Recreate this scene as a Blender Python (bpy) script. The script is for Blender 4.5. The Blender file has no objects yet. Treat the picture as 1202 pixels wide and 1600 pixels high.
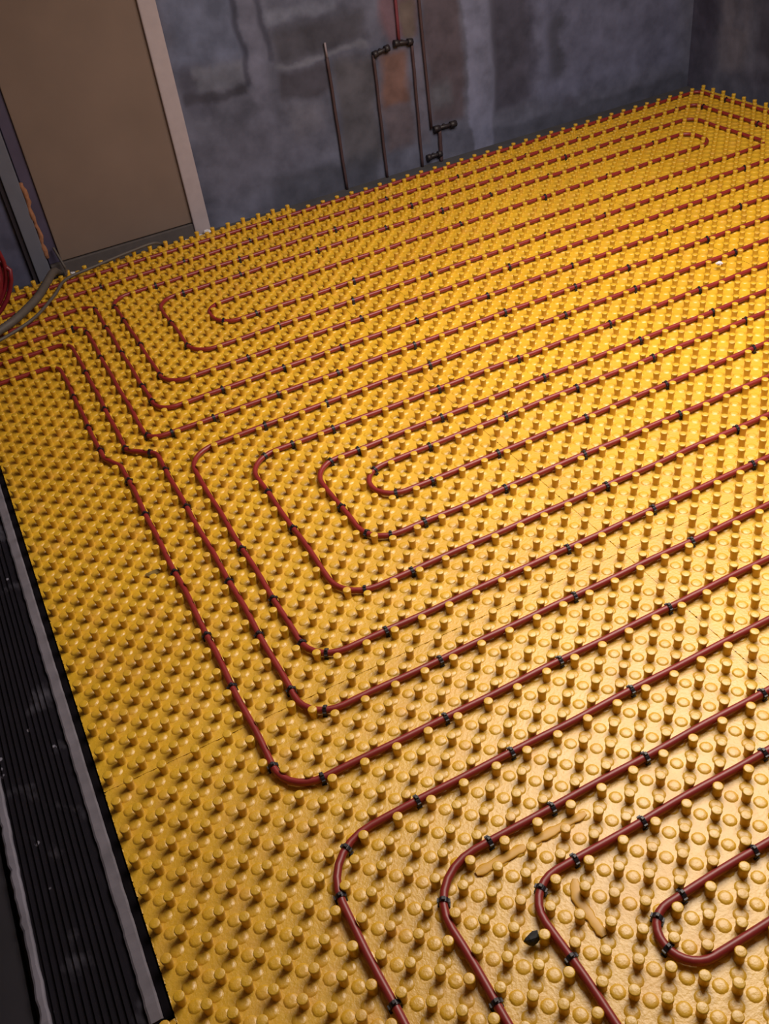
import bpy, math, random
import numpy as np
from mathutils import Vector, Matrix

# ------------------------------------------------------------------ camera, world, lamp, exposure
H = 0.0375                      # half the stud spacing in metres; (u, v, z) below are counted in H
def W(u, v, z=0.0):
    return Vector((u*H, -v*H, z*H))
scene = bpy.context.scene
cam_data = bpy.data.cameras.new('camera')
cam = bpy.data.objects.new('camera', cam_data)
scene.collection.objects.link(cam)
scene.camera = cam
cam_data.sensor_fit = 'VERTICAL'
cam_data.sensor_height = 24.0
cam_data.lens = 1481.04/1600*24.0
cam_data.clip_start = 0.05
RIGHT = Vector((0.88607705, -0.44832252, -0.11778959)).normalized()
FWD = Vector((0.28334558, 0.72495978, -0.62781255)).normalized()
UP = RIGHT.cross(FWD).normalized()
RIGHT = FWD.cross(UP).normalized()
m = Matrix((RIGHT, UP, -FWD)).transposed().to_4x4()
m.translation = W(-9.79, 34.22, 44.04)
cam.matrix_world = m

world = bpy.data.worlds.new('room_ambience')
scene.world = world
world.use_nodes = True
world.node_tree.nodes['Background'].inputs['Color'].default_value = (0.60, 0.66, 1.0, 1)
world.node_tree.nodes['Background'].inputs['Strength'].default_value = 0.14

lamp_data = bpy.data.lights.new('ceiling_lamp_light', 'AREA')
lamp_data.shape = 'DISK'
lamp_data.size = 2.1
lamp_data.energy = 107
lamp_data.color = (1.0, 0.90, 0.80)
lamp = bpy.data.objects.new('ceiling_lamp_light', lamp_data)
scene.collection.objects.link(lamp)
lamp.location = W(42, -15, 55)          # a round ceiling lamp, above the picture, shining down

scene.view_settings.view_transform = 'Standard'
scene.view_settings.look = 'None'
scene.view_settings.gamma = 1.0
scene.view_settings.use_curve_mapping = False
scene.view_settings.exposure = 0.0

# ------------------------------------------------------------------ helpers
COL = scene.collection
def tag(o, label=None, cat=None, group=None, kind=None):
    if label: o['label'] = label
    if cat: o['category'] = cat
    if group: o['group'] = group
    if kind: o['kind'] = kind
    return o
def empty(name, loc):
    o = bpy.data.objects.new(name, None)
    COL.objects.link(o); o.location = loc; o.empty_display_size = 0.05
    return o
def mesh_obj(name, verts, faces, mat, parent=None, smooth=False):
    """verts in world metres; object origin is moved to the parent's origin or to the mesh base"""
    verts = np.asarray(verts, float)
    if parent is not None:
        org = np.array(parent.matrix_basis.translation)
    else:
        org = np.array([(verts[:, 0].min()+verts[:, 0].max())/2, (verts[:, 1].min()+verts[:, 1].max())/2, verts[:, 2].min()])
    me = bpy.data.meshes.new(name)
    me.from_pydata((verts-org).tolist(), [], faces)
    me.update()
    if smooth is True:
        me.polygons.foreach_set('use_smooth', [True]*len(me.polygons))
    elif smooth is not False:
        me.polygons.foreach_set('use_smooth', smooth)
    me.materials.append(mat)
    o = bpy.data.objects.new(name, me)
    COL.objects.link(o)
    if parent is not None:
        o.parent = parent
    else:
        o.location = org
    return o
class MB:
    def __init__(s): s.v = []; s.f = []; s.sm = []
    def add(s, v, f, smooth=False):
        n = len(s.v); s.v += [tuple(p) for p in v]; s.f += [tuple(i+n for i in q) for q in f]; s.sm += [smooth]*len(f)
    def box(s, a, b, bev=0.0):
        x0, y0, z0 = (min(a[i], b[i]) for i in range(3)); x1, y1, z1 = (max(a[i], b[i]) for i in range(3))
        if bev <= 0:
            v = [(x0,y0,z0),(x1,y0,z0),(x1,y1,z0),(x0,y1,z0),(x0,y0,z1),(x1,y0,z1),(x1,y1,z1),(x0,y1,z1)]
            s.add(v, [(0,3,2,1),(4,5,6,7),(0,1,5,4),(1,2,6,5),(2,3,7,6),(3,0,4,7)])
            return
        import bmesh
        bm = bmesh.new(); bmesh.ops.create_cube(bm, size=1)
        for q in bm.verts:
            q.co = Vector((x0+(q.co.x+.5)*(x1-x0), y0+(q.co.y+.5)*(y1-y0), z0+(q.co.z+.5)*(z1-z0)))
        bmesh.ops.bevel(bm, geom=bm.edges[:], offset=bev, segments=2, affect='EDGES', profile=0.5)
        bm.verts.index_update()
        s.add([q.co[:] for q in bm.verts], [tuple(q.index for q in f.verts) for f in bm.faces])
        bm.free()
    def tube(s, pts, r, n=10, closed=False, caps=True):
        pts = [Vector(p) for p in pts]; N = len(pts)
        rr = r if hasattr(r, '__len__') else [r]*N
        ref = Vector((0, 0, 1)); V = []
        prev = None
        for i, p in enumerate(pts):
            a = pts[(i-1) % N] if (closed or i > 0) else p
            b = pts[(i+1) % N] if (closed or i < N-1) else p
            t = (b-a).normalized()
            if prev is None:
                k = t.cross(ref)
                if k.length < 1e-3: k = t.cross(Vector((0, 1, 0)))
                k.normalize()
            else:
                k = prev - t*prev.dot(t); k.normalize()
            prev = k; l = t.cross(k)
            for j in range(n):
                q = 2*math.pi*j/n
                V.append(p + k*math.cos(q)*rr[i] + l*math.sin(q)*rr[i])
        F = []
        for i in range(N if closed else N-1):
            i2 = (i+1) % N
            for j in range(n):
                j2 = (j+1) % n
                F.append((i*n+j, i2*n+j, i2*n+j2, i*n+j2))
        s.add(V, F, True)
        if caps and not closed:
            b = len(s.v)-len(V)
            s.f.append(tuple(b+j for j in range(n))); s.sm.append(False)
            s.f.append(tuple(b+(N-1)*n+j for j in reversed(range(n)))); s.sm.append(False)
    def build(s, name, mat, parent=None):
        return mesh_obj(name, s.v, s.f, mat, parent, s.sm)

def rounded(path, rad=2.2, seg=7):
    """polyline in (u, v) with each corner turned into an arc; rad may be a dict {corner index: radius}"""
    out = [Vector(path[0])]
    for i in range(1, len(path)-1):
        p, a, b = Vector(path[i]), Vector(path[i-1]), Vector(path[i+1])
        r = rad.get(i, 2.2) if isinstance(rad, dict) else rad
        da, db = (a-p), (b-p)
        ang = da.angle(db)
        t = r/math.tan(ang/2)
        t = min(t, da.length*0.5, db.length*0.5)
        r2 = t*math.tan(ang/2)
        A = p+da.normalized()*t; B = p+db.normalized()*t
        c = p+(da.normalized()+db.normalized()).normalized()*(r2/math.sin(ang/2))
        va, vb = A-c, B-c
        tot = va.angle(vb)
        for k in range(seg+1):
            w = k/seg
            q = (va*math.sin((1-w)*tot)+vb*math.sin(w*tot))/math.sin(tot) if tot > 1e-4 else va
            out.append(c+q)
    out.append(Vector(path[-1]))
    return out
def resample(pts, step):
    out = [pts[0].copy()]
    for a, b in zip(pts, pts[1:]):
        L = (b-a).length
        n = max(1, int(round(L/step)))
        if L > 3*step or L > step*1.5:
            for k in range(1, n+1): out.append(a.lerp(b, k/n))
        else:
            out.append(b.copy())
    res = [out[0]]
    for q in out[1:]:
        if (q-res[-1]).length > 0.05: res.append(q)
    return res

# ------------------------------------------------------------------ materials
def newmat(name):
    m = bpy.data.materials.new(name); m.use_nodes = True
    nt = m.node_tree; bs = nt.nodes['Principled BSDF']
    return m, nt, bs
def N(nt, typ, **kw):
    n = nt.nodes.new(typ)
    for k, v in kw.items(): setattr(n, k, v)
    return n
def rgba(c): return (c[0], c[1], c[2], 1.0)
def simple(name, col, rough=0.5, metal=0.0, vary=0.15, scale=30.0, bump=0.0, coat=0.0):
    m, nt, bs = newmat(name)
    geo = N(nt, 'ShaderNodeNewGeometry')
    no = N(nt, 'ShaderNodeTexNoise'); no.inputs['Scale'].default_value = scale; no.inputs['Detail'].default_value = 5
    nt.links.new(geo.outputs['Position'], no.inputs['Vector'])
    mx = N(nt, 'ShaderNodeMix', data_type='RGBA')
    mx.inputs['A'].default_value = rgba([c*(1-vary) for c in col]); mx.inputs['B'].default_value = rgba([min(1, c*(1+vary)) for c in col])
    nt.links.new(no.outputs['Fac'], mx.inputs['Factor'])
    nt.links.new(mx.outputs['Result'], bs.inputs['Base Color'])
    bs.inputs['Roughness'].default_value = rough; bs.inputs['Metallic'].default_value = metal
    bs.inputs['Coat Weight'].default_value = coat
    if bump:
        b = N(nt, 'ShaderNodeBump'); b.inputs['Strength'].default_value = bump; b.inputs['Distance'].default_value = 0.004
        nt.links.new(no.outputs['Fac'], b.inputs['Height']); nt.links.new(b.outputs['Normal'], bs.inputs['Normal'])
    return m

def foil_material():
    m, nt, bs = newmat('yellow_foil')
    geo = N(nt, 'ShaderNodeNewGeometry')
    n1 = N(nt, 'ShaderNodeTexNoise'); n1.inputs['Scale'].default_value = 3.2; n1.inputs['Detail'].default_value = 4
    n2 = N(nt, 'ShaderNodeTexNoise'); n2.inputs['Scale'].default_value = 14; n2.inputs['Detail'].default_value = 6
    n3 = N(nt, 'ShaderNodeTexNoise'); n3.inputs['Scale'].default_value = 140; n3.inputs['Detail'].default_value = 3
    for n in (n1, n2, n3): nt.links.new(geo.outputs['Position'], n.inputs['Vector'])
    r1 = N(nt, 'ShaderNodeValToRGB'); r1.color_ramp.elements[0].position = 0.35; r1.color_ramp.elements[1].position = 0.68
    r1.color_ramp.elements[0].color = rgba((0.60, 0.335, 0.012)); r1.color_ramp.elements[1].color = rgba((0.66, 0.385, 0.016))
    nt.links.new(n1.outputs['Fac'], r1.inputs['Fac'])
    r2 = N(nt, 'ShaderNodeValToRGB'); r2.color_ramp.elements[0].position = 0.52; r2.color_ramp.elements[1].position = 0.78
    r2.color_ramp.elements[0].color = (0, 0, 0, 1); r2.color_ramp.elements[1].color = (0.45, 0.45, 0.45, 1)
    nt.links.new(n2.outputs['Fac'], r2.inputs['Fac'])
    dust = N(nt, 'ShaderNodeMix', data_type='RGBA'); dust.inputs['B'].default_value = rgba((0.64, 0.31, 0.06))
    nt.links.new(r2.outputs['Color'], dust.inputs['Factor']); nt.links.new(r1.outputs['Color'], dust.inputs['A'])
    nt.links.new(dust.outputs['Result'], bs.inputs['Base Color'])
    rr = N(nt, 'ShaderNodeMapRange'); rr.inputs['To Min'].default_value = 0.34; rr.inputs['To Max'].default_value = 0.50
    nt.links.new(n2.outputs['Fac'], rr.inputs['Value']); nt.links.new(rr.outputs['Result'], bs.inputs['Roughness'])
    bs.inputs['Specular IOR Level'].default_value = 1.0
    b = N(nt, 'ShaderNodeBump'); b.inputs['Strength'].default_value = 0.35; b.inputs['Distance'].default_value = 0.003
    nt.links.new(n3.outputs['Fac'], b.inputs['Height']); nt.links.new(b.outputs['Normal'], bs.inputs['Normal'])
    return m

def concrete_wall(name, base_a, base_b, patches, swap=False):
    """mottled concrete; patches = (a0, a1, z0, z1, colour, strength, softness) in H units along the wall and up it"""
    m, nt, bs = newmat(name)
    L = nt.links
    geo = N(nt, 'ShaderNodeNewGeometry')
    n1 = N(nt, 'ShaderNodeTexNoise'); n1.inputs['Scale'].default_value = 2.6; n1.inputs['Detail'].default_value = 8; n1.inputs['Roughness'].default_value = 0.6
    n2 = N(nt, 'ShaderNodeTexNoise'); n2.inputs['Scale'].default_value = 11; n2.inputs['Detail'].default_value = 6
    nw = N(nt, 'ShaderNodeTexNoise'); nw.inputs['Scale'].default_value = 5.5; nw.inputs['Detail'].default_value = 4
    for n in (n1, n2, nw): L.new(geo.outputs['Position'], n.inputs['Vector'])
    r = N(nt, 'ShaderNodeValToRGB'); r.color_ramp.elements[0].position = 0.36; r.color_ramp.elements[1].position = 0.64
    r.color_ramp.elements[0].color = rgba(base_a); r.color_ramp.elements[1].color = rgba(base_b)
    L.new(n1.outputs['Fac'], r.inputs['Fac'])
    warp = N(nt, 'ShaderNodeVectorMath', operation='SUBTRACT'); warp.inputs[1].default_value = (0.5, 0.5, 0.5)
    L.new(nw.outputs['Color'], warp.inputs[0])
    sc = N(nt, 'ShaderNodeVectorMath', operation='SCALE'); sc.inputs['Scale'].default_value = 0.11
    L.new(warp.outputs[0], sc.inputs[0])
    ad = N(nt, 'ShaderNodeVectorMath', operation='ADD')
    L.new(geo.outputs['Position'], ad.inputs[0]); L.new(sc.outputs[0], ad.inputs[1])
    sp = N(nt, 'ShaderNodeSeparateXYZ'); L.new(ad.outputs[0], sp.inputs[0])
    along = sp.outputs['Y' if swap else 'X']
    cur = r.outputs['Color']
    def band(sock, lo, hi, soft):
        a = N(nt, 'ShaderNodeMapRange', interpolation_type='SMOOTHSTEP')
        a.inputs['From Min'].default_value = (lo-soft)*H; a.inputs['From Max'].default_value = (lo+soft)*H
        L.new(sock, a.inputs['Value'])
        b = N(nt, 'ShaderNodeMapRange', interpolation_type='SMOOTHSTEP')
        b.inputs['From Min'].default_value = (hi-soft)*H; b.inputs['From Max'].default_value = (hi+soft)*H
        b.inputs['To Min'].default_value = 1; b.inputs['To Max'].default_value = 0
        L.new(sock, b.inputs['Value'])
        x = N(nt, 'ShaderNodeMath', operation='MULTIPLY'); L.new(a.outputs[0], x.inputs[0]); L.new(b.outputs[0], x.inputs[1])
        return x.outputs[0]
    for a0, a1, z0, z1, col, st, soft in patches:
        f1 = band(along, a0, a1, soft); f2 = band(sp.outputs['Z'], z0, z1, soft)
        x = N(nt, 'ShaderNodeMath', operation='MULTIPLY'); L.new(f1, x.inputs[0]); L.new(f2, x.inputs[1])
        y = N(nt, 'ShaderNodeMath', operation='MULTIPLY'); y.inputs[1].default_value = st; L.new(x.outputs[0], y.inputs[0])
        mx = N(nt, 'ShaderNodeMix', data_type='RGBA'); mx.inputs['B'].default_value = rgba(col)
        L.new(y.outputs[0], mx.inputs['Factor']); L.new(cur, mx.inputs['A']); cur = mx.outputs['Result']
    mot = N(nt, 'ShaderNodeMapRange'); mot.inputs['From Min'].default_value = 0.3; mot.inputs['From Max'].default_value = 0.7
    mot.inputs['To Min'].default_value = 0.72; mot.inputs['To Max'].default_value = 1.22
    L.new(n2.outputs['Fac'], mot.inputs['Value'])
    tint = N(nt, 'ShaderNodeVectorMath', operation='MULTIPLY'); tint.inputs[1].default_value = (0.80, 0.87, 1.06); L.new(cur, tint.inputs[0])
    mm = N(nt, 'ShaderNodeVectorMath', operation='SCALE'); L.new(tint.outputs[0], mm.inputs[0]); L.new(mot.outputs[0], mm.inputs['Scale'])
    L.new(mm.outputs[0], bs.inputs['Base Color'])
    bs.inputs['Roughness'].default_value = 0.9
    bs.inputs['Specular IOR Level'].default_value = 0.2
    b = N(nt, 'ShaderNodeBump'); b.inputs['Strength'].default_value = 0.5; b.inputs['Distance'].default_value = 0.006
    L.new(n2.outputs['Fac'], b.inputs['Height']); L.new(b.outputs['Normal'], bs.inputs['Normal'])
    return m

FOIL = foil_material()
PIPE = simple('red_pipe_plastic', (0.22, 0.018, 0.016), 0.40, vary=0.2, scale=12)
CLIP = simple('black_clip_plastic', (0.010, 0.008, 0.016), 0.45)
FLOOR = simple('dark_concrete', (0.055, 0.052, 0.060), 0.95, vary=0.4, scale=9, bump=0.5)
G, LB, DK = (0.125, 0.130, 0.160), (0.165, 0.165, 0.210), (0.050, 0.042, 0.055)

# ------------------------------------------------------------------ structure
ZF = -1.35                       # concrete floor, in H units below the channel level of the boards
VW, UW = 81.7, 94.0              # far wall at v = -81.7, right wall at u = 94
def slab(name, a, b, mat, parent=None, bev=0.0):
    mb = MB(); mb.box(a, b, bev); return mb.build(name, mat, parent)
def Wt(u, v, z): return tuple(W(u, v, z))

tag(slab('floor', Wt(-40, -VW-4, ZF), Wt(UW+4, 64, ZF-2), FLOOR), kind='structure')
GY, BR, BN = (0.215, 0.210, 0.255), (0.140, 0.090, 0.080), (0.115, 0.092, 0.088)
far_patches = [
    (-12, -4.5, -2, 60, (0.115, 0.105, 0.145), 0.9, 0.4),
    (18.5, 27, 17, 40, (0.150, 0.160, 0.215), 0.8, 1.2),
    (18.5, 22, 11.5, 17.5, (0.070, 0.066, 0.085), 0.7, 0.9),
    (20.5, 26.5, 14.6, 17.2, (0.165, 0.162, 0.185), 0.75, 0.5),
    (18.5, 26.5, 13.2, 14.4, (0.055, 0.050, 0.060), 0.8, 0.4),
    (19, 34, -1, 9, (0.150, 0.140, 0.170), 0.6, 2.5),
    (26.3, 27.1, 14, 40, (0.055, 0.052, 0.070), 0.75, 0.3),
    (27.2, 29.4, 9, 40, (0.170, 0.162, 0.200), 0.8, 0.6),
    (29.5, 30.3, 16, 40, (0.055, 0.052, 0.070), 0.7, 0.3),
    (30.5, 39, 20, 21.3, (0.215, 0.215, 0.250), 0.7, 0.5),
    (32, 45, 21.5, 40, (0.170, 0.170, 0.215), 0.6, 2.0),
    (30.5, 43, 15.6, 19.2, (0.070, 0.062, 0.068), 0.8, 0.9),
    (30.2, 43, 14.9, 15.5, (0.180, 0.172, 0.190), 0.8, 0.3),
    (30.6, 36.8, 11, 14.6, (0.068, 0.058, 0.066), 0.8, 0.5),
    (37.5, 43, 1, 14.0, (0.098, 0.086, 0.086), 0.8, 0.8),
    (31, 35, 7, 10.5, (0.165, 0.150, 0.165), 0.6, 1.2),
    (27, 42, -2, 2.5, (0.070, 0.068, 0.080), 0.7, 0.8),
    (45.2, 49.8, 15, 40, (0.180, 0.090, 0.095), 0.75, 0.7),
    (47.6, 49.6, 15, 19, (0.140, 0.115, 0.070), 0.6, 0.4),
    (43.8, 47.8, 7, 13.6, (0.215, 0.105, 0.070), 0.85, 0.8),
    (43.8, 48.2, 2, 7, (0.135, 0.098, 0.098), 0.8, 0.8),
    (48.5, 50.2, 1, 14, (0.150, 0.128, 0.145), 0.7, 0.4),
    (50.6, 56.2, 3.5, 40, (0.105, 0.075, 0.078), 0.85, 0.7),
    (51, 54, 5.5, 8.5, (0.150, 0.150, 0.160), 0.6, 0.8),
    (56.8, 60.2, -2, 40, (0.205, 0.200, 0.255), 0.9, 0.35),
    (60.3, 67.5, 3, 40, (0.070, 0.062, 0.080), 0.85, 0.8),
    (67, 92, 2, 40, (0.150, 0.148, 0.205), 0.75, 2.0),
    (69.5, 71.5, 5, 13, (0.060, 0.058, 0.070), 0.7, 0.8),
    (72, 74, 0.5, 2.5, (0.07, 0.062, 0.08), 0.6, 0.7),
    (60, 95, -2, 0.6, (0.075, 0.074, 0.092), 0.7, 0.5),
]
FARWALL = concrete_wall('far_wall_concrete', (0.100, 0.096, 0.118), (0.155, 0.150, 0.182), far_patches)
right_patches = [
    (77.2, 83, -2, 40, (0.055, 0.042, 0.062), 0.45, 0.8),  # shading of the far corner, painted into the wall colour
    (70.5, 76, 2.5, 13, (0.175, 0.150, 0.160), 0.75, 1.1),
    (60, 69, 5, 30, (0.048, 0.042, 0.055), 0.7, 1.0),
    (71, 73.5, 8, 30, (0.125, 0.115, 0.135), 0.7, 0.5),
]
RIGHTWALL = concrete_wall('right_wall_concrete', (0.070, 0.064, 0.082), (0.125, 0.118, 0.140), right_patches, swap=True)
SIDEWALL = concrete_wall('side_wall_concrete', (0.10, 0.096, 0.115), (0.15, 0.145, 0.17), [])
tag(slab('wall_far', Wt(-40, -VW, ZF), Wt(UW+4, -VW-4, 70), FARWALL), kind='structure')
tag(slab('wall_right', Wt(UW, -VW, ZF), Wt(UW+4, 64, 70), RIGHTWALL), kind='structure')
tag(slab('wall_near', Wt(-40, 60, ZF), Wt(UW+4, 64, 70), SIDEWALL), kind='structure')
tag(slab('ceiling', Wt(-40, -VW-4, 70), Wt(UW+4, 64, 73), simple('white_ceiling', (.72, .72, .74), .9)), kind='structure')
tag(slab('wall_left', Wt(-40, -VW, ZF), Wt(-36, 64, 70), SIDEWALL), kind='structure')

# ------------------------------------------------------------------ door on the far wall
LEAF = simple('brown_door_board', (0.170, 0.118, 0.098), 0.75, vary=0.16, scale=5, bump=0.1)
FRAME = simple('pale_door_frame', (0.36, 0.305, 0.34), 0.6, vary=0.12, scale=25)
DARKFR = simple('dark_blue_door_frame', (0.062, 0.050, 0.098), 0.6, vary=0.3, scale=12)
JAMB = simple('blue_grey_jamb_board', (0.115, 0.118, 0.160), 0.8, vary=0.2, scale=10)
FOAM = simple('orange_mounting_foam', (0.30, 0.13, 0.07), 0.9, vary=0.4, scale=60, bump=1.0)
GAPM = simple('dark_gap_shade', (0.020, 0.014, 0.022), 0.9)
door = empty('door_1', W(7.5, -VW, ZF)); tag(door, kind='structure')
slab('door_leaf', Wt(-0.9, -VW, 0.4), Wt(15.75, -VW+0.55, 54), LEAF, door, 0.004)
slab('door_frame', Wt(15.7, -VW, ZF), Wt(17.75, -VW+1.0, 56), FRAME, door, 0.006)
slab('door_frame', Wt(-2.3, -VW, 0.3), Wt(-0.8, -VW+0.25, 56), DARKFR, door, 0.003)
slab('lintel', Wt(-2.3, -VW, 54), Wt(17.75, -VW+1.0, 56.5), FRAME, door, 0.006)
slab('threshold', Wt(-2.3, -VW, ZF), Wt(15.7, -VW+.75, 0.3), simple('grey_door_threshold', (0.075, 0.062, 0.064), 0.8, vary=0.25), door, 0.004)
slab('jamb_board', Wt(-4.15, -VW, ZF), Wt(-2.45, -VW+0.8, 56), JAMB, door, 0.004)
slab('gap_shade_strip', Wt(-4.65, -VW, ZF), Wt(-4.2, -VW+0.5, 56), GAPM, door)  # dark strip standing in for the shadowy gap left of the jamb
mb = MB(); rnd = random.Random(4)
pts = [W(-2.25+rnd.uniform(-.12, .12), -VW+0.6, 1.3+i*0.45) for i in range(21)]
mb.tube(pts, [H*rnd.uniform(.16, .34) for _ in pts], 8); mb.build('foam_bead', FOAM, door)

# plaster crumbs at the foot of the door frame
CRUMB = simple('white_plaster_crumb', (0.62, 0.60, 0.66), 0.9)
def crumb(u, v, z, r, seed, label, group, mat=CRUMB, name='plaster_crumb', cat='crumb', sq=(1, 1, .7)):
    import bmesh
    rg = random.Random(seed); bm = bmesh.new(); bmesh.ops.create_icosphere(bm, subdivisions=2, radius=r*H)
    c = W(u, v, z)
    for q in bm.verts:
        k = 1+rg.uniform(-.25, .25); q.co = Vector((q.co.x*k*sq[0], q.co.y*k*sq[1], q.co.z*k*sq[2]))
    low = min(q.co.z for q in bm.verts)
    V = [(q.co.x+c.x, q.co.y+c.y, q.co.z-low+c.z) for q in bm.verts]
    F = [tuple(q.index for q in f.verts) for f in bm.faces]; bm.free()
    return tag(mesh_obj(name, V, F, mat), label, cat, group)
crumb(17.0, -79.9, ZF, .55, 1, 'larger white plaster crumb at the foot of the pale door frame', 'plaster crumbs by the door')
crumb(16.0, -79.7, ZF, .35, 2, 'white plaster crumb just left of the larger one at the pale door frame', 'plaster crumbs by the door')
crumb(14.2, -79.6, ZF, .38, 3, 'small white crumb on the floor before the brown door, left of two others', 'plaster crumbs by the door')
crumb(-.2, -80.3, ZF+.0, .34, 5, 'tiny pale crumb at the lower left corner of the brown door', 'plaster crumbs by the door')

# ------------------------------------------------------------------ water pipes and fittings on the far wall
WP = simple('dark_brown_pipe_sleeve', (0.060, 0.030, 0.034), 0.7, vary=0.25)
WR = simple('red_pipe_sleeve', (0.16, 0.030, 0.045), 0.6, vary=0.2)
FIT = simple('blackened_fitting', (0.022, 0.016, 0.020), 0.5, vary=0.2)
PY = -VW+0.32
def wall_pipe(u, z0, z1, mat, label, du=0.0, r=.19, bracket=()):
    root = empty('wall_pipe', W(u, PY, z0)); tag(root, label, 'pipe', None)
    mb = MB(); n = 14
    pts = [W(u+du*(i/n)+.02*math.sin(i*1.3), PY, z0+(z1-z0)*i/n) for i in range(n+1)]
    mb.tube(pts, H*r, 10); mb.build('tube', mat, root)
    for z in bracket:
        b = MB(); uu = u+du*(z-z0)/(z1-z0)
        b.box(Wt(uu-.42, -VW, z-.12), Wt(uu+.42, PY+.28, z+.12), .002); b.build('bracket', FIT, root)
    return root
def fitting(u0, z0, u1, z1, label):
    """tap connector: a body between two nuts, plus a wall flange"""
    root = empty('elbow_fitting', W((u0+u1)/2, PY, min(z0, z1))); tag(root, label, 'fitting', 'pipe fittings on the far wall')
    a, b = W(u0, PY+.1, z0), W(u1, PY+.1, z1)
    mb = MB(); mb.tube([a, a.lerp(b, .5), b], H*.24, 10); mb.build('body', FIT, root)
    for t in (.12, .88):
        p, q = a.lerp(b, t-.14), a.lerp(b, t+.14)
        mb = MB(); mb.tube([p, q], H*.42, 6); mb.build('nut', FIT, root)
    mb = MB(); c = a.lerp(b, .5); mb.tube([Vector((c.x, W(0, -VW).y, c.z)), Vector((c.x, c.y, c.z))], H*.3, 10); mb.build('flange', FIT, root)
    return root
p = wall_pipe(37.1, ZF, 15.0, WP, 'dark upright pipe on the far wall, leftmost of the four ending on the floor', -.15)
p['group'] = 'dark upright pipes on the far wall'
mb = MB(); mb.tube([W(36.95, PY, 15), W(36.93, PY, 16.7)], H*.14, 8); mb.build('bare_end', simple('pale_pipe_end', (.25, .2, .23), .6), p)
for a in [(43.1, ZF, 14.0, 'dark upright pipe on the far wall, second from the left, topped by a fitting', .05),
          (48.5, ZF, 14.1, 'dark upright pipe left of the full-height one on the far wall', .1)]:
    q = wall_pipe(a[0], a[1], a[2], WP, a[3], a[4]); q['group'] = 'dark upright pipes on the far wall'
q = wall_pipe(50.35, 3.3, 45, WP, 'dark pipe coming down the far wall to the lowest fitting', -.6); q['group'] = 'dark upright pipes on the far wall'
wall_pipe(46.85, 14.8, 45, WR, 'dull red pipe running up the far wall above the middle fitting', .4, r=.2)
q = wall_pipe(51.45, ZF, 2.7, WP, 'short stub of dark pipe below the lowest fitting on the far wall', .1, r=.26); q['group'] = 'dark upright pipes on the far wall'
fitting(43.1, 14.0, 45.3, 14.4, 'dark pipe fitting on top of the second upright pipe from the left')
fitting(46.1, 14.7, 48.6, 14.4, 'dark pipe fitting at the foot of the dull red wall pipe')
fitting(50.7, 3.1, 54.0, 3.1, 'lowest dark pipe fitting on the far wall, near the floor')
fitting(49.3, -.35, 51.5, -.25, 'dark fitting on the floor end of the short pipe stub')

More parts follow.
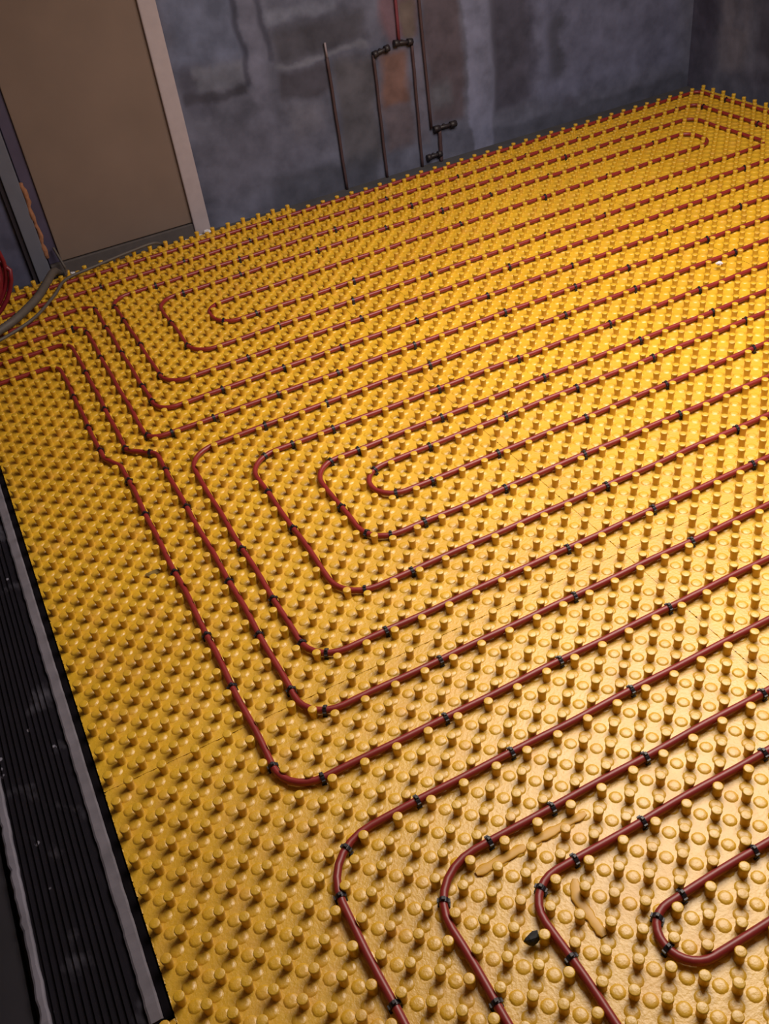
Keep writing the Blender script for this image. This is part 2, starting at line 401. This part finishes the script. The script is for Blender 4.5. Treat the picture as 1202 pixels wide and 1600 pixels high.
# ------------------------------------------------------------------ studded yellow boards
def stud_board(u0, u1, v0, v1, seed, label):
    rg = np.random.default_rng(seed)
    V = []; F = []; S = []; n = 0
    g = 0.012
    x0, x1, y0, y1 = u0+g, u1-g, v0+g, v1-g
    bx = np.array([(x0,y0,ZF),(x1,y0,ZF),(x1,y1,ZF),(x0,y1,ZF),(x0,y0,0),(x1,y0,0),(x1,y1,0),(x0,y1,0)], float)
    V.append(bx); F += [(0,1,2,3),(4,7,6,5),(0,4,5,1),(1,5,6,2),(2,6,7,3),(3,7,4,0)]; S += [False]*6; n = 8
    def ringset(k, prof, cap):
        a = np.arange(k)*2*np.pi/k
        t = []
        for r, z in prof: t.append(np.c_[np.cos(a)*r, np.sin(a)*r, np.full(k, z)])
        t = np.vstack(t); f = []; s = []
        for i in range(len(prof)-1):
            for j in range(k):
                j2 = (j+1) % k
                f.append((i*k+j, (i+1)*k+j, (i+1)*k+j2, i*k+j2)); s.append(True)
        f.append(tuple((len(prof)-1)*k+j for j in reversed(range(k)))); s.append(cap)
        return t, f, s
    GL = .00                    # foil between the studs; round pads rise where the pipe channels cross
    stud = ringset(14, [(.27, GL-.03), (.232, GL+.05), (.243, .32), (.276, .59), (.28, .665), (.266, .70), (.225, .715)], True)
    sq = [(-.5,-.5),(-.1667,-.5),(.1667,-.5),(.5,-.5),(.5,-.1667),(.5,.1667),(.5,.5),(.1667,.5),(-.1667,.5),(-.5,.5),(-.5,.1667),(-.5,-.1667)]
    ct = [(x, y, GL) for x, y in sq]
    for r, z in ((.37, GL), (.345, GL+.03), (.27, GL+.07), (.15, GL+.085)):
        for x, y in sq:
            L = math.hypot(x, y); ct.append((x/L*r, y/L*r, z))
    ct = np.array(ct)
    cf = [(i*12+j, i*12+(j+1) % 12, (i+1)*12+(j+1) % 12, (i+1)*12+j) for i in range(4) for j in range(12)] + [tuple(48+j for j in range(12))]
    cf = [q[::-1] for q in cf]
    cs = [False]*12+[True]*37
    for uu in range(math.ceil(u0), math.floor(u1)+1):
        for vv in range(math.ceil(v0), math.floor(v1)+1):
            if (uu+vv) % 2: continue
            t, f, s = stud
            k = t.copy(); k[:, 2] *= 1+rg.uniform(-.04, .04)
            k[:, 0] += k[:, 2]*rg.uniform(-.05, .05); k[:, 1] += k[:, 2]*rg.uniform(-.05, .05)
            k += (uu, vv, 0); V.append(k); F += [tuple(i+n for i in q) for q in f]; S += s; n += len(k)
    # cells centred on the channel crossings, cut at the edges of the board
    for uu in np.arange(math.floor(x0)+.5, x1+.5, 1):
        for vv in np.arange(math.floor(y0)+.5, y1+.5, 1):
            k = ct.copy()
            k += (uu, vv, 0)
            if k[:, 0].min() > x1 or k[:, 0].max() < x0 or k[:, 1].min() > y1 or k[:, 1].max() < y0: continue
            full = k[:, 0].min() >= x0 and k[:, 0].max() <= x1 and k[:, 1].min() >= y0 and k[:, 1].max() <= y1
            if not full: k[:, 2] = GL
            k[:, 0] = np.clip(k[:, 0], x0, x1); k[:, 1] = np.clip(k[:, 1], y0, y1)
            k[12:, 2] = GL+(k[12:, 2]-GL)*(1+rg.uniform(-.1, .1))
            V.append(k); F += [tuple(i+n for i in q) for q in cf]; S += cs; n += len(k)
    for i in (4, 5, 6, 7): V[0][i][2] = GL-.12
    # skirt from the box up to the channel level
    sk = np.array([(x0,y0,GL-.12),(x1,y0,GL-.12),(x1,y1,GL-.12),(x0,y1,GL-.12),(x0,y0,GL),(x1,y0,GL),(x1,y1,GL),(x0,y1,GL)], float)
    V.append(sk); F += [tuple(i+n for i in q) for q in [(0,4,5,1),(1,5,6,2),(2,6,7,3),(3,7,4,0)]]; S += [False]*4; n += 8
    V = np.vstack(V); P = np.c_[V[:, 0]*H, -V[:, 1]*H, V[:, 2]*H]
    o = mesh_obj('studded_floor_board', P, [q[::-1] for q in F], FOIL, None, S)
    return tag(o, label, 'insulation board', 'yellow studded floor boards')
boards = [
    (-22.5, 28.5-7, -77.5, -41.5, 'yellow studded insulation board in the far left corner, by the brown door'),
    (21.5, 27.6, -77.5, -41.5, 'narrow yellow studded board strip beside the step in the far edge'),
    (27.6, 57.5, -75.3, -41.5, 'yellow studded insulation board below the wall pipes at the far wall'),
    (57.5, 91.5, -75.3, -41.5, 'yellow studded insulation board in the far right corner of the room'),
    (-14.5, 21.5, -41.5, -3.5, 'yellow studded insulation board under the left bends of the middle pipe loops'),
    (21.5, 57.5, -41.5, -3.5, 'yellow studded insulation board in the middle of the floor'),
    (57.5, 91.5, -41.5, -3.5, 'yellow studded insulation board at the right side of the floor, beyond the middle one'),
    (-14.5, 21.5, -3.5, 34.5, 'nearest yellow studded insulation board, beside the black ribbed strip'),
    (21.5, 57.5, -3.5, 34.5, 'yellow studded insulation board at the lower right edge of the photo'),
]
for i, b in enumerate(boards): stud_board(b[0], b[1], b[2], b[3], i+1, b[4])

# ------------------------------------------------------------------ red heating pipes
PIPES = {
 1: [(-21,-74.5),(89.5,-74.5),(89.5,-44.5),(1.5,-44.5),(1.5,-66.5),(81.5,-66.5),(81.5,-52.5),(9.5,-52.5),(9.5,-57.5),(77.5,-57.5),(77.5,-62.5),(5.5,-62.5),(5.5,-48.5),(85.5,-48.5),(85.5,-70.5),(-21,-70.5)],
 2: [(-21,-66.5),(-.5,-66.5),(-.5,-40.5),(87.5,-40.5),(87.5,-36.5),(-2.5,-36.5),(-2.5,-62.5),(-21,-62.5)],
 3: [(-21,-59.5),(-4.5,-59.5),(-4.5,-36.3),(-2.5,-34.2),(-2.5,-1.5),(85.5,-1.5),(85.5,-28.5),(3.5,-28.5),(3.5,-9.5),(77.5,-9.5),(77.5,-21.5),(10.5,-21.5),(10.5,-17.5),(73.5,-17.5),(73.5,-13.5),(7.5,-13.5),(7.5,-24.5),(81.5,-24.5),(81.5,-5.5),(-.5,-5.5),(-.5,-32.5),(89.5,-32.5),(89.5,2.5),(-5.5,2.5),(-5.5,-34.3),(-6.5,-36.2),(-6.5,-55.5),(-21,-55.5)],
 4: [(50,32.5),(-5.5,32.5),(-5.5,6.5),(53.5,6.5),(53.5,24.5),(2.5,24.5),(2.5,13.5),(45.5,13.5),(45.5,17.5),(6.5,17.5),(6.5,20.5),(49.5,20.5),(49.5,10.5),(-1.5,10.5),(-1.5,28.5),(50,28.5)]}
RAD = {1: {4: 2.2, 3: 2.2, 7: 2.2, 8: 2.0, 11: 2.4, 12: 2.2, 1: 1.2, 14: 1.2, 5: 1.8, 6: 1.6, 9: 2.2, 10: 1.8},
       2: {1: 1.6, 2: 1.8, 6: 1.8, 5: 1.4, 3: 1.9, 4: 1.9},
       3: {1: 1.6, 2: 1.2, 3: 1.2, 4: 2.2, 7: 2.6, 8: 2.4, 11: 1.95, 12: 1.95, 15: 2.4, 16: 2.4, 19: 2.4, 20: 2.8, 23: 2.2, 24: 1.5, 25: 1.5, 26: 1.4},
       4: {2: 3.2, 13: 3.0, 6: 1.9, 9: 1.45, 10: 1.45}}
PLAB = {1: 'red heating pipe forming the farthest spiral, next to the far wall',
        2: 'red heating pipe of one narrow loop between the far and middle spirals',
        3: 'red heating pipe forming the middle spiral, with its long left run and jog',
        4: 'nearest red heating pipe, its round bends at the bottom of the photo'}
PR, PZ = .215, .37
smooth_paths = {}
for k, path in PIPES.items():
    pts = resample(rounded(path, RAD[k]), 1.0)
    rg = random.Random(k*7)
    ph = [rg.uniform(0, 6.28) for _ in range(4)]
    out = []; s = 0
    for i, q in enumerate(pts):
        if i: s += (q-pts[i-1]).length
        w = .035*math.sin(s*.9+ph[0])+.02*math.sin(s*.37+ph[1])
        z = PZ+.02*math.sin(s*.55+ph[2])
        out.append(W(q[0]+w, q[1]-w*.6, z))
    smooth_paths[k] = out
    mb = MB(); mb.tube(out, H*PR, 12)
    tag(mb.build('heating_pipe', PIPE), PLAB[k], 'pipe', 'red heating pipes on the studded boards')

# ------------------------------------------------------------------ black clips
CLIPS = [(1,0,23.6,-74.8),(1,1,89.8,-68.7),(1,2,9.6,-44),(1,2,21.6,-44.2),(1,2,38.8,-44.8),(1,3,1.3,-60.5),(1,3,1.4,-46.8),(1,3,1.5,-64.2),(1,3,1.5,-53.9),(1,4,6.7,-66.8),(1,4,16.7,-66.5),(1,4,28.8,-66.5),(1,4,39,-66.8),(1,4,53.9,-66.7),(1,4,61.3,-67),(1,4,66.2,-66.8),(1,4,70.1,-66.7),(1,6,9.9,-52.9),(1,6,13.5,-52),(1,6,24.6,-52.5),(1,8,40.6,-57.2),(1,8,52.1,-57.5),(1,8,61,-57.5),(1,10,8.7,-62.8),(1,10,15.4,-62.4),(1,10,24.8,-62.4),(1,10,33.5,-62.4),(1,10,41,-62.5),(1,10,47.7,-62.5),(1,10,56,-62.6),(1,10,71.9,-62.5),(1,11,5.4,-56.5),(1,11,5.4,-50.6),(1,12,14.4,-48.6),(1,12,22.6,-48.5),(1,12,31.6,-48.1),(1,12,46,-48.5),(1,12,53.9,-48.5),(1,12,64,-48.4),(1,12,73.8,-48.4),(1,13,85.6,-58.5),(1,13,86.2,-68.7),(1,14,1.4,-70.8),(1,14,11.3,-70.7),(1,14,19.5,-70.5),(1,14,37.6,-70.5),(1,14,47.8,-70.5),(1,14,58,-71),(1,14,66.1,-71),(1,14,74.2,-70.8),(1,14,82.3,-70.8),(2,1,-0.6,-65.2),(2,1,-0.5,-60),(2,1,-0.5,-53.5),(2,1,-0.5,-45.8),(2,1,-0.5,-42.6),(2,2,5.6,-40.2),(2,2,11.7,-40.1),(2,2,17.6,-40.2),(2,2,25.7,-40.4),(2,2,33.7,-40.1),(2,2,43.8,-40.2),(2,2,55.9,-40.5),(2,2,65.8,-40.2),(2,4,-0.4,-36.5),(2,4,3.4,-36.4),(2,4,9.5,-36.4),(2,4,15.4,-36.2),(2,4,23.3,-36.1),(2,4,33.2,-36.1),(2,4,41.3,-36.4),(2,4,47.7,-36.4),(2,4,57.7,-36.4),(2,5,-2.6,-60.4),(2,5,-2.6,-54),(2,5,-2.2,-37.4),(2,6,-3.5,-62.5),(3,1,-4.6,-52),(3,1,-4.6,-44),(3,1,-4.5,-36.6),(3,2,-3.3,-34.2),(3,3,-2.4,-15.7),(3,3,-2.4,-9.7),(3,3,-2.4,-4.3),(3,3,-2.3,-31.4),(3,3,-2.3,-25.6),(3,4,-1.2,-2),(3,4,6.3,-1.4),(3,4,16.2,-1.6),(3,4,25.6,-1.6),(3,6,5.1,-28.1),(3,6,7.6,-28.4),(3,6,11.3,-28.2),(3,6,21.4,-28.2),(3,6,29.5,-28.4),(3,6,39.4,-28.4),(3,6,49.7,-28.4),(3,7,3.6,-23.6),(3,7,3.6,-18.4),(3,8,5.2,-9.9),(3,8,8.6,-9.3),(3,8,24.7,-9.4),(3,8,36.8,-9.3),(3,10,11.8,-20.9),(3,10,16.6,-21.2),(3,10,23.7,-21.4),(3,10,30.7,-21.4),(3,10,38.6,-21.4),(3,10,48.9,-21.4),(3,12,11.6,-17.6),(3,12,14.6,-17.2),(3,12,20.5,-17.2),(3,12,28.7,-17.4),(3,12,36.7,-17.2),(3,12,46,-17.6),(3,14,9.2,-13.9),(3,14,11.8,-13.4),(3,14,18.6,-13.3),(3,14,25.7,-13.7),(3,14,34.7,-13.3),(3,15,7.5,-18.6),(3,15,7.9,-14.9),(3,16,9.3,-24.1),(3,16,11.7,-24.2),(3,16,19.4,-24.4),(3,16,29.5,-24.2),(3,16,39.6,-24.6),(3,16,47.8,-24.4),(3,18,0.8,-6.2),(3,18,4.6,-5.5),(3,18,18.5,-5.5),(3,18,25.7,-5.7),(3,18,34.6,-5.2),(3,19,-0.5,-18.4),(3,19,-0.5,-12.3),(3,19,-0.2,-7.5),(3,20,6.7,-32.4),(3,20,12.5,-32.4),(3,20,22.7,-32.4),(3,20,37.3,-32.4),(3,20,45.4,-32.5),(3,20,57.7,-32.5),(3,22,-3.4,2.5),(3,22,4.4,2.5),(3,22,12.3,2.5),(3,22,20.4,2.5),(3,23,-5.5,-31.8),(3,23,-5.5,-26.6),(3,23,-5.5,-11.6),(3,23,-5.5,0.3),(3,23,-5.4,-18.8),(3,23,-5.4,-6.5),(3,25,-6.6,-48.1),(3,25,-6.6,-42),(3,25,-6.5,-37.6),(4,1,-5.5,9.3),(4,1,-5.4,15.2),(4,2,-4.1,7),(4,2,0.4,6.5),(4,2,6.3,6.5),(4,2,14.4,6.5),(4,5,2.5,17.4),(4,6,3.2,13.9),(4,6,5.5,13.4),(4,6,9.6,13.6),(4,6,17.5,13.6),(4,8,7,17.8),(4,8,8.7,17.4),(4,8,13.1,17.6),(4,9,6.5,19.2),(4,12,2.4,10.3),(4,12,6.2,10.6),(4,12,12.2,10.4),(4,12,20.3,10.7),(4,13,-1.5,17.4),(4,13,-1.1,12.1)]
def clip_mesh():
    mb = MB(); hw, th, R = .115, .04, PR+.01
    prof = []
    for i in range(13):
        a = math.pi*i/12
        prof.append((math.cos(a), math.sin(a)))
    pts = [(R, -.34)] + [(R*c, R*s) for c, s in prof] + [(-R, -.34)]
    nrm = [(1, 0)] + prof + [(-1, 0)]
    V = []
    for (y, z), (ny, nz) in zip(pts, nrm):
        for x, o in ((-hw, 0), (hw, 0), (hw, th), (-hw, th)):
            V.append((x*H, (y+ny*o)*H, (z+nz*o)*H))
    F = []
    for i in range(len(pts)-1):
        for j in range(4):
            j2 = (j+1) % 4
            F.append((i*4+j, i*4+j2, (i+1)*4+j2, (i+1)*4+j))
    F += [(0, 3, 2, 1), tuple((len(pts)-1)*4+j for j in range(4))]
    mb.add(V, F)
    for sy in (1, -1):        # barbed feet and the shoulder lugs
        mb.box((-hw*1.25*H, sy*(R-.03)*H, -.34*H), (hw*1.25*H, sy*(R+.09)*H, -.26*H))
        mb.box((-hw*.9*H, sy*(R+.02)*H, 0), (hw*.9*H, sy*(R+.10)*H, .10*H))
    mb.box((-hw*.8*H, -.09*H, (R+th*.6)*H), (hw*.8*H, .09*H, (R+th+.09)*H), .0008)
    me = bpy.data.meshes.new('pipe_clip'); me.from_pydata(mb.v, [], mb.f); me.materials.append(CLIP); me.update()
    return me
CM = clip_mesh()
ORD = ['first','second','third','fourth','fifth','sixth','seventh','eighth','ninth','tenth','eleventh','twelfth','thirteenth','fourteenth','fifteenth','sixteenth','seventeenth','eighteenth','nineteenth','twentieth','twenty-first','twenty-second','twenty-third','twenty-fourth','twenty-fifth']
def nearest(k, u, v):
    P = smooth_paths[k]; q = W(u, v, PZ); best = None
    for a, b in zip(P, P[1:]):
        d = b-a; t = max(0, min(1, (q-a).dot(d)/d.dot(d))); c = a+d*t; e = (c-q).length
        if best is None or e < best[0]: best = (e, c, d.normalized())
    return best
cross_rows, side_rows = {}, {}
for k, i, u, v in CLIPS:
    _, c, d = nearest(k, u, v)
    if abs(d.x) > abs(d.y)*0.8: cross_rows.setdefault(-74.5 if False else PIPES[k][i][1] if PIPES[k][i][1] == PIPES[k][i+1][1] else round(v*2)/2, []).append((u, v, c, d))
    else: side_rows.setdefault((PIPES[k][i][0] if PIPES[k][i][0] == PIPES[k][i+1][0] else round(u*2)/2, k), []).append((u, v, c, d))
proto = None
def put_clip(c, d, label):
    global proto
    if proto is None:
        o = bpy.data.objects.new('pipe_clip', CM); proto = o
    else: o = proto.copy()
    COL.objects.link(o)
    o.location = c; o.rotation_euler = (0, 0, math.atan2(d.y, d.x))
    tag(o, label, 'clip', 'black clips holding the red heating pipes')
rows = sorted(cross_rows)
for r, key in enumerate(rows):
    L = sorted(cross_rows[key], key=lambda t: t[0])
    for j, (u, v, c, d) in enumerate(L):
        put_clip(c, d, f'black clip, {ORD[j]} from left on the {ORD[r]} crosswise pipe run from the far wall')
cols = sorted(side_rows)
for r, key in enumerate(cols):
    L = sorted(side_rows[key], key=lambda t: t[1])
    for j, (u, v, c, d) in enumerate(L):
        put_clip(c, d, f'black clip, {ORD[j]} from the far end on the {ORD[r]} lengthwise pipe run from left')

# ------------------------------------------------------------------ black ribbed strip along the left edge
BLK = simple('black_ribbed_rubber', (0.0085, 0.007, 0.012), 0.8, vary=0.4, scale=18)
def dusty(m):
    nt = m.node_tree; bs = nt.nodes['Principled BSDF']
    geo = N(nt, 'ShaderNodeNewGeometry'); vo = N(nt, 'ShaderNodeTexVoronoi'); vo.inputs['Scale'].default_value = 26
    nt.links.new(geo.outputs['Position'], vo.inputs['Vector'])
    r = N(nt, 'ShaderNodeMapRange'); r.inputs['From Min'].default_value = .10; r.inputs['From Max'].default_value = .16; r.inputs['To Min'].default_value = .75; r.inputs['To Max'].default_value = 0
    nt.links.new(vo.outputs['Distance'], r.inputs['Value'])
    cut = N(nt, 'ShaderNodeMath', operation='GREATER_THAN'); cut.inputs[1].default_value = .80
    sp = N(nt, 'ShaderNodeSeparateColor'); nt.links.new(vo.outputs['Color'], sp.inputs[0]); nt.links.new(sp.outputs[0], cut.inputs[0])
    x = N(nt, 'ShaderNodeMath', operation='MULTIPLY'); nt.links.new(r.outputs[0], x.inputs[0]); nt.links.new(cut.outputs[0], x.inputs[1])
    n2 = N(nt, 'ShaderNodeTexNoise'); n2.inputs['Scale'].default_value = 7; n2.inputs['Detail'].default_value = 6; nt.links.new(geo.outputs['Position'], n2.inputs['Vector'])
    r2 = N(nt, 'ShaderNodeMapRange'); r2.inputs['From Min'].default_value = .6; r2.inputs['From Max'].default_value = .8; r2.inputs['To Max'].default_value = .35
    nt.links.new(n2.outputs['Fac'], r2.inputs['Value'])
    y = N(nt, 'ShaderNodeMath', operation='MAXIMUM'); nt.links.new(x.outputs[0], y.inputs[0]); nt.links.new(r2.outputs[0], y.inputs[1])
    mx = N(nt, 'ShaderNodeMix', data_type='RGBA'); mx.inputs['B'].default_value = (.26, .25, .32, 1)
    old = bs.inputs['Base Color'].links[0].from_socket
    nt.links.new(y.outputs[0], mx.inputs['Factor']); nt.links.new(old, mx.inputs['A']); nt.links.new(mx.outputs['Result'], bs.inputs['Base Color'])
dusty(BLK)
EDGE = simple('worn_grey_edge', (0.135, 0.122, 0.150), 0.85, vary=0.55, scale=14, bump=0.4)
BLK.node_tree.nodes['Principled BSDF'].inputs['Specular IOR Level'].default_value = .15
EDGE_GAP = simple('black_edge_gap_shade', (0.004, 0.003, 0.005), 0.9)
EDGE_GAP.node_tree.nodes['Principled BSDF'].inputs['Specular IOR Level'].default_value = .1
U0, U1, V0, V1 = -19.75, -15.65, -77, 10.2
root = empty('ribbed_strip', W(-17.5, -20, ZF)); tag(root, 'black ribbed rubber strip with worn grey edges, left of the yellow boards', 'floor strip')
mb = MB(); mb.box(Wt(U0, V0+36, ZF), Wt(U1, V1, -.25))
k = U0+.2
while k < U1-.2:
    mb.box(Wt(k, V0+36, -.25), Wt(k+.17, V1-.05, -.12)); k += .34
mb.build('ribbed_sheet', BLK, root)
def wavy_strip(name, ua, ub, z, mat, seed, amp=.05):
    rg = random.Random(seed); n = 120; V = []; F = []
    for i in range(n+1):
        v = V0+36+(V1-V0-36)*i/n
        a = ua+rg.uniform(-amp, amp)*.5; b = ub+rg.uniform(-amp, amp)*.25; zz = z+rg.uniform(-.05, .05)
        V += [W(a, v, ZF), W(a, v, zz-.06), W(a+.1, v, zz), W(b-.1, v, zz), W(b, v, zz-.06), W(b, v, ZF)]
    for i in range(n):
        for j in range(5): F.append((i*6+j, (i+1)*6+j, (i+1)*6+j+1, i*6+j+1))
    F += [tuple(range(6))[::-1], tuple(n*6+j for j in range(6))]
    mesh_obj(name, V, [q[::-1] for q in F], mat, root)
wavy_strip('grey_edge', U1, -14.98, -.02, EDGE, 3)
wavy_strip('grey_edge', U0-.45, U0, .02, simple('pale_worn_edge', (.15, .14, .18), .8, vary=.6, scale=10, bump=.4), 5, .12)
slab('edge_gap_strip', Wt(-14.95, V0+36, ZF), Wt(-14.58, V1+.05, -.1), EDGE_GAP, root)  # black strip in place of the shaded gap beside the boards
slab('edge_gap_strip', Wt(-15.65, V1, ZF), Wt(-14.58, V1+.12, -.12), EDGE_GAP, root)
# yellow board that goes on past the end of the strip
stud_board(-36, -14.5, 10.5, 34.5, 30, 'yellow studded board past the end of the black ribbed strip')
tag(slab('rubber_mat', Wt(-36, -41, ZF), Wt(-20.6, 10.2, -.5), simple('dusty_black_sheet', (.012, .010, .016), .9, vary=.5, scale=6)), 'dusty dark sheet beyond the ribbed strip at the left edge', 'floor sheet')

# ------------------------------------------------------------------ red pipe coil and cables by the left wall
COIL = simple('crimson_coil_plastic', (0.15, 0.005, 0.014), 0.45, vary=.25)
c0 = W(-13.2, -67.6, 6.4); mb = MB()
ax1 = Vector((1, 0.25, 0)).normalized(); ax2 = Vector((0, -.12, 1)).normalized(); ax3 = ax1.cross(ax2)
pts = []
for i in range(8*36+1):
    a = 2*math.pi*i/36; k = i/36
    r = (5.7+.3*math.sin(k*2.1))*H
    pts.append(c0+ax1*math.cos(a)*r*(1.0+.03*math.sin(k*5))+ax2*math.sin(a)*r+ax3*((k % 4)-2+.1*math.sin(k))*H*.5+ax1*(k//4)*-.75*H)
zmin = min(q.z for q in pts)
for q in pts: q.z += .72*H+H*.26-zmin
mb.tube(pts, H*.24, 8)
tag(mb.build('pipe_coil', COIL), 'crimson coil of spare pipe standing at the far left edge', 'pipe coil')
CAB = simple('grey_black_cable', (0.085, 0.068, 0.060), 0.6, vary=.3)
def cable(pts, r, name, label, cat, mat=CAB, ribs=False):
    P = [Vector(p) for p in pts]; out = []
    for i in range(len(P)-1):
        a, b, c, d = P[max(i-1, 0)], P[i], P[i+1], P[min(i+2, len(P)-1)]
        for s in range(14):
            t = s/14
            out.append(.5*((2*b)+(c-a)*t+(2*a-5*b+4*c-d)*t*t+(3*b-a-3*c+d)*t*t*t))
    out.append(P[-1])
    W3 = [W(*q) for q in out]
    rr = [H*r*(1+(.12*(i % 2) if ribs else 0)) for i in range(len(W3))]
    mb = MB(); mb.tube(W3, rr, 10)
    return tag(mb.build(name, mat), label, cat)
z1 = .72
cable([(-14, -63.2, z1+.45), (-10.8, -65.3, z1+.45), (-8.3, -67.2, z1+.5), (-5.6, -70.6, z1+.5), (-4.2, -73.2, z1+.5), (-2.6, -76.3, z1+.55), (-2.0, -78.2, .4), (-1.6, -79.7, -.6)], .42, 'corrugated_conduit', 'grey-black corrugated conduit curving over the boards at the far left', 'conduit', ribs=True)
cable([(-12, -63.2, z1+.2), (-9.0, -64.8, z1+.2), (-6.3, -67.0, z1+.2), (-3.6, -70.9, z1+.2), (-1.6, -74.2, z1+.2), (2.0, -75.4, z1+.2), (7.0, -76.7, z1+.2), (9.8, -77.2, z1+.1), (11.2, -78.3, -.4), (13, -79.6, ZF+.25), (15, -80.0, ZF+.2)], .17, 'cable', 'thin dark cable along the far edge of the boards, below the brown door', 'cable')
cable([(-1.3, -75.6, z1+.2), (-1.0, -77.2, z1+.1), (-.9, -78.6, .1), (-.9, -79.9, .3), (-1.3, -80.8, 2.4)], .15, 'cable', 'short dark cable rising at the lower left corner of the brown door', 'cable')

# ------------------------------------------------------------------ scraps on the boards
BLACKC = simple('black_rubber_scrap', (.012, .012, .012), .7)
crumb(1.5, 15.8, .2, .32, 11, 'small black scrap between studs at the bottom of the photo', None, BLACKC, 'rubber_scrap', 'scrap', (1.3, .8, .8))
crumb(54.4, -31.0, .5, .30, 12, 'single pinkish white crumb lying on the studs at the right', None, CRUMB, 'plaster_crumb', 'crumb')
crumb(-6.9, -20.0, .05, .30, 13, 'dull green-brown flake left of the long left pipe run', None, simple('olive_flake', (.20, .13, .03), .8), 'foil_flake', 'scrap', (1.7, .9, .35))
AMB = simple('amber_tape', (.58, .31, .03), .45, vary=.2, scale=30)
def smear(pts, w, label):
    P = resample([Vector(p) for p in pts], .25); V = []; F = []; n = len(P)
    rg = random.Random(len(label))
    for i, q in enumerate(P):
        d = (P[min(i+1, n-1)]-P[max(i-1, 0)]).normalized(); s = Vector((-d[1], d[0]))
        ww = w*(.75+.35*rg.random())*(1 if 0 < i < n-1 else .5)
        for o, z in ((-1, .10), (-.75, .125), (0, .13), (.75, .125), (1, .10)):
            V.append(W(q[0]+s[0]*o*ww, q[1]+s[1]*o*ww, z))
    for i in range(n-1):
        for j in range(4): F.append((i*5+j, i*5+j+1, (i+1)*5+j+1, (i+1)*5+j))
    b = len(V); V += [Vector((q.x, q.y, q.z-.05*H)) for q in V]
    F2 = F + [tuple(i+b for i in f[::-1]) for f in F]
    for i in range(n-1):
        F2 += [(i*5, (i+1)*5, (i+1)*5+b, i*5+b), (i*5+4+b, (i+1)*5+4+b, (i+1)*5+4, i*5+4)]
    tag(mesh_obj('tape_scrap', V, F2, AMB, None, True), label, 'tape', 'amber tape scraps between the studs')
smear([(1.0, 11.5), (3.9, 11.5)], .27, 'amber tape scrap just below the left bend of the nearest pipe')
smear([(4.3, 11.5), (7.6, 11.5)], .25, 'amber tape scrap to the right of another one, below a straight pipe run')
smear([(5.0, 14.2), (4.5, 15.0), (4.5, 17.2)], .28, 'amber tape scrap running down inside a bend near the bottom right')
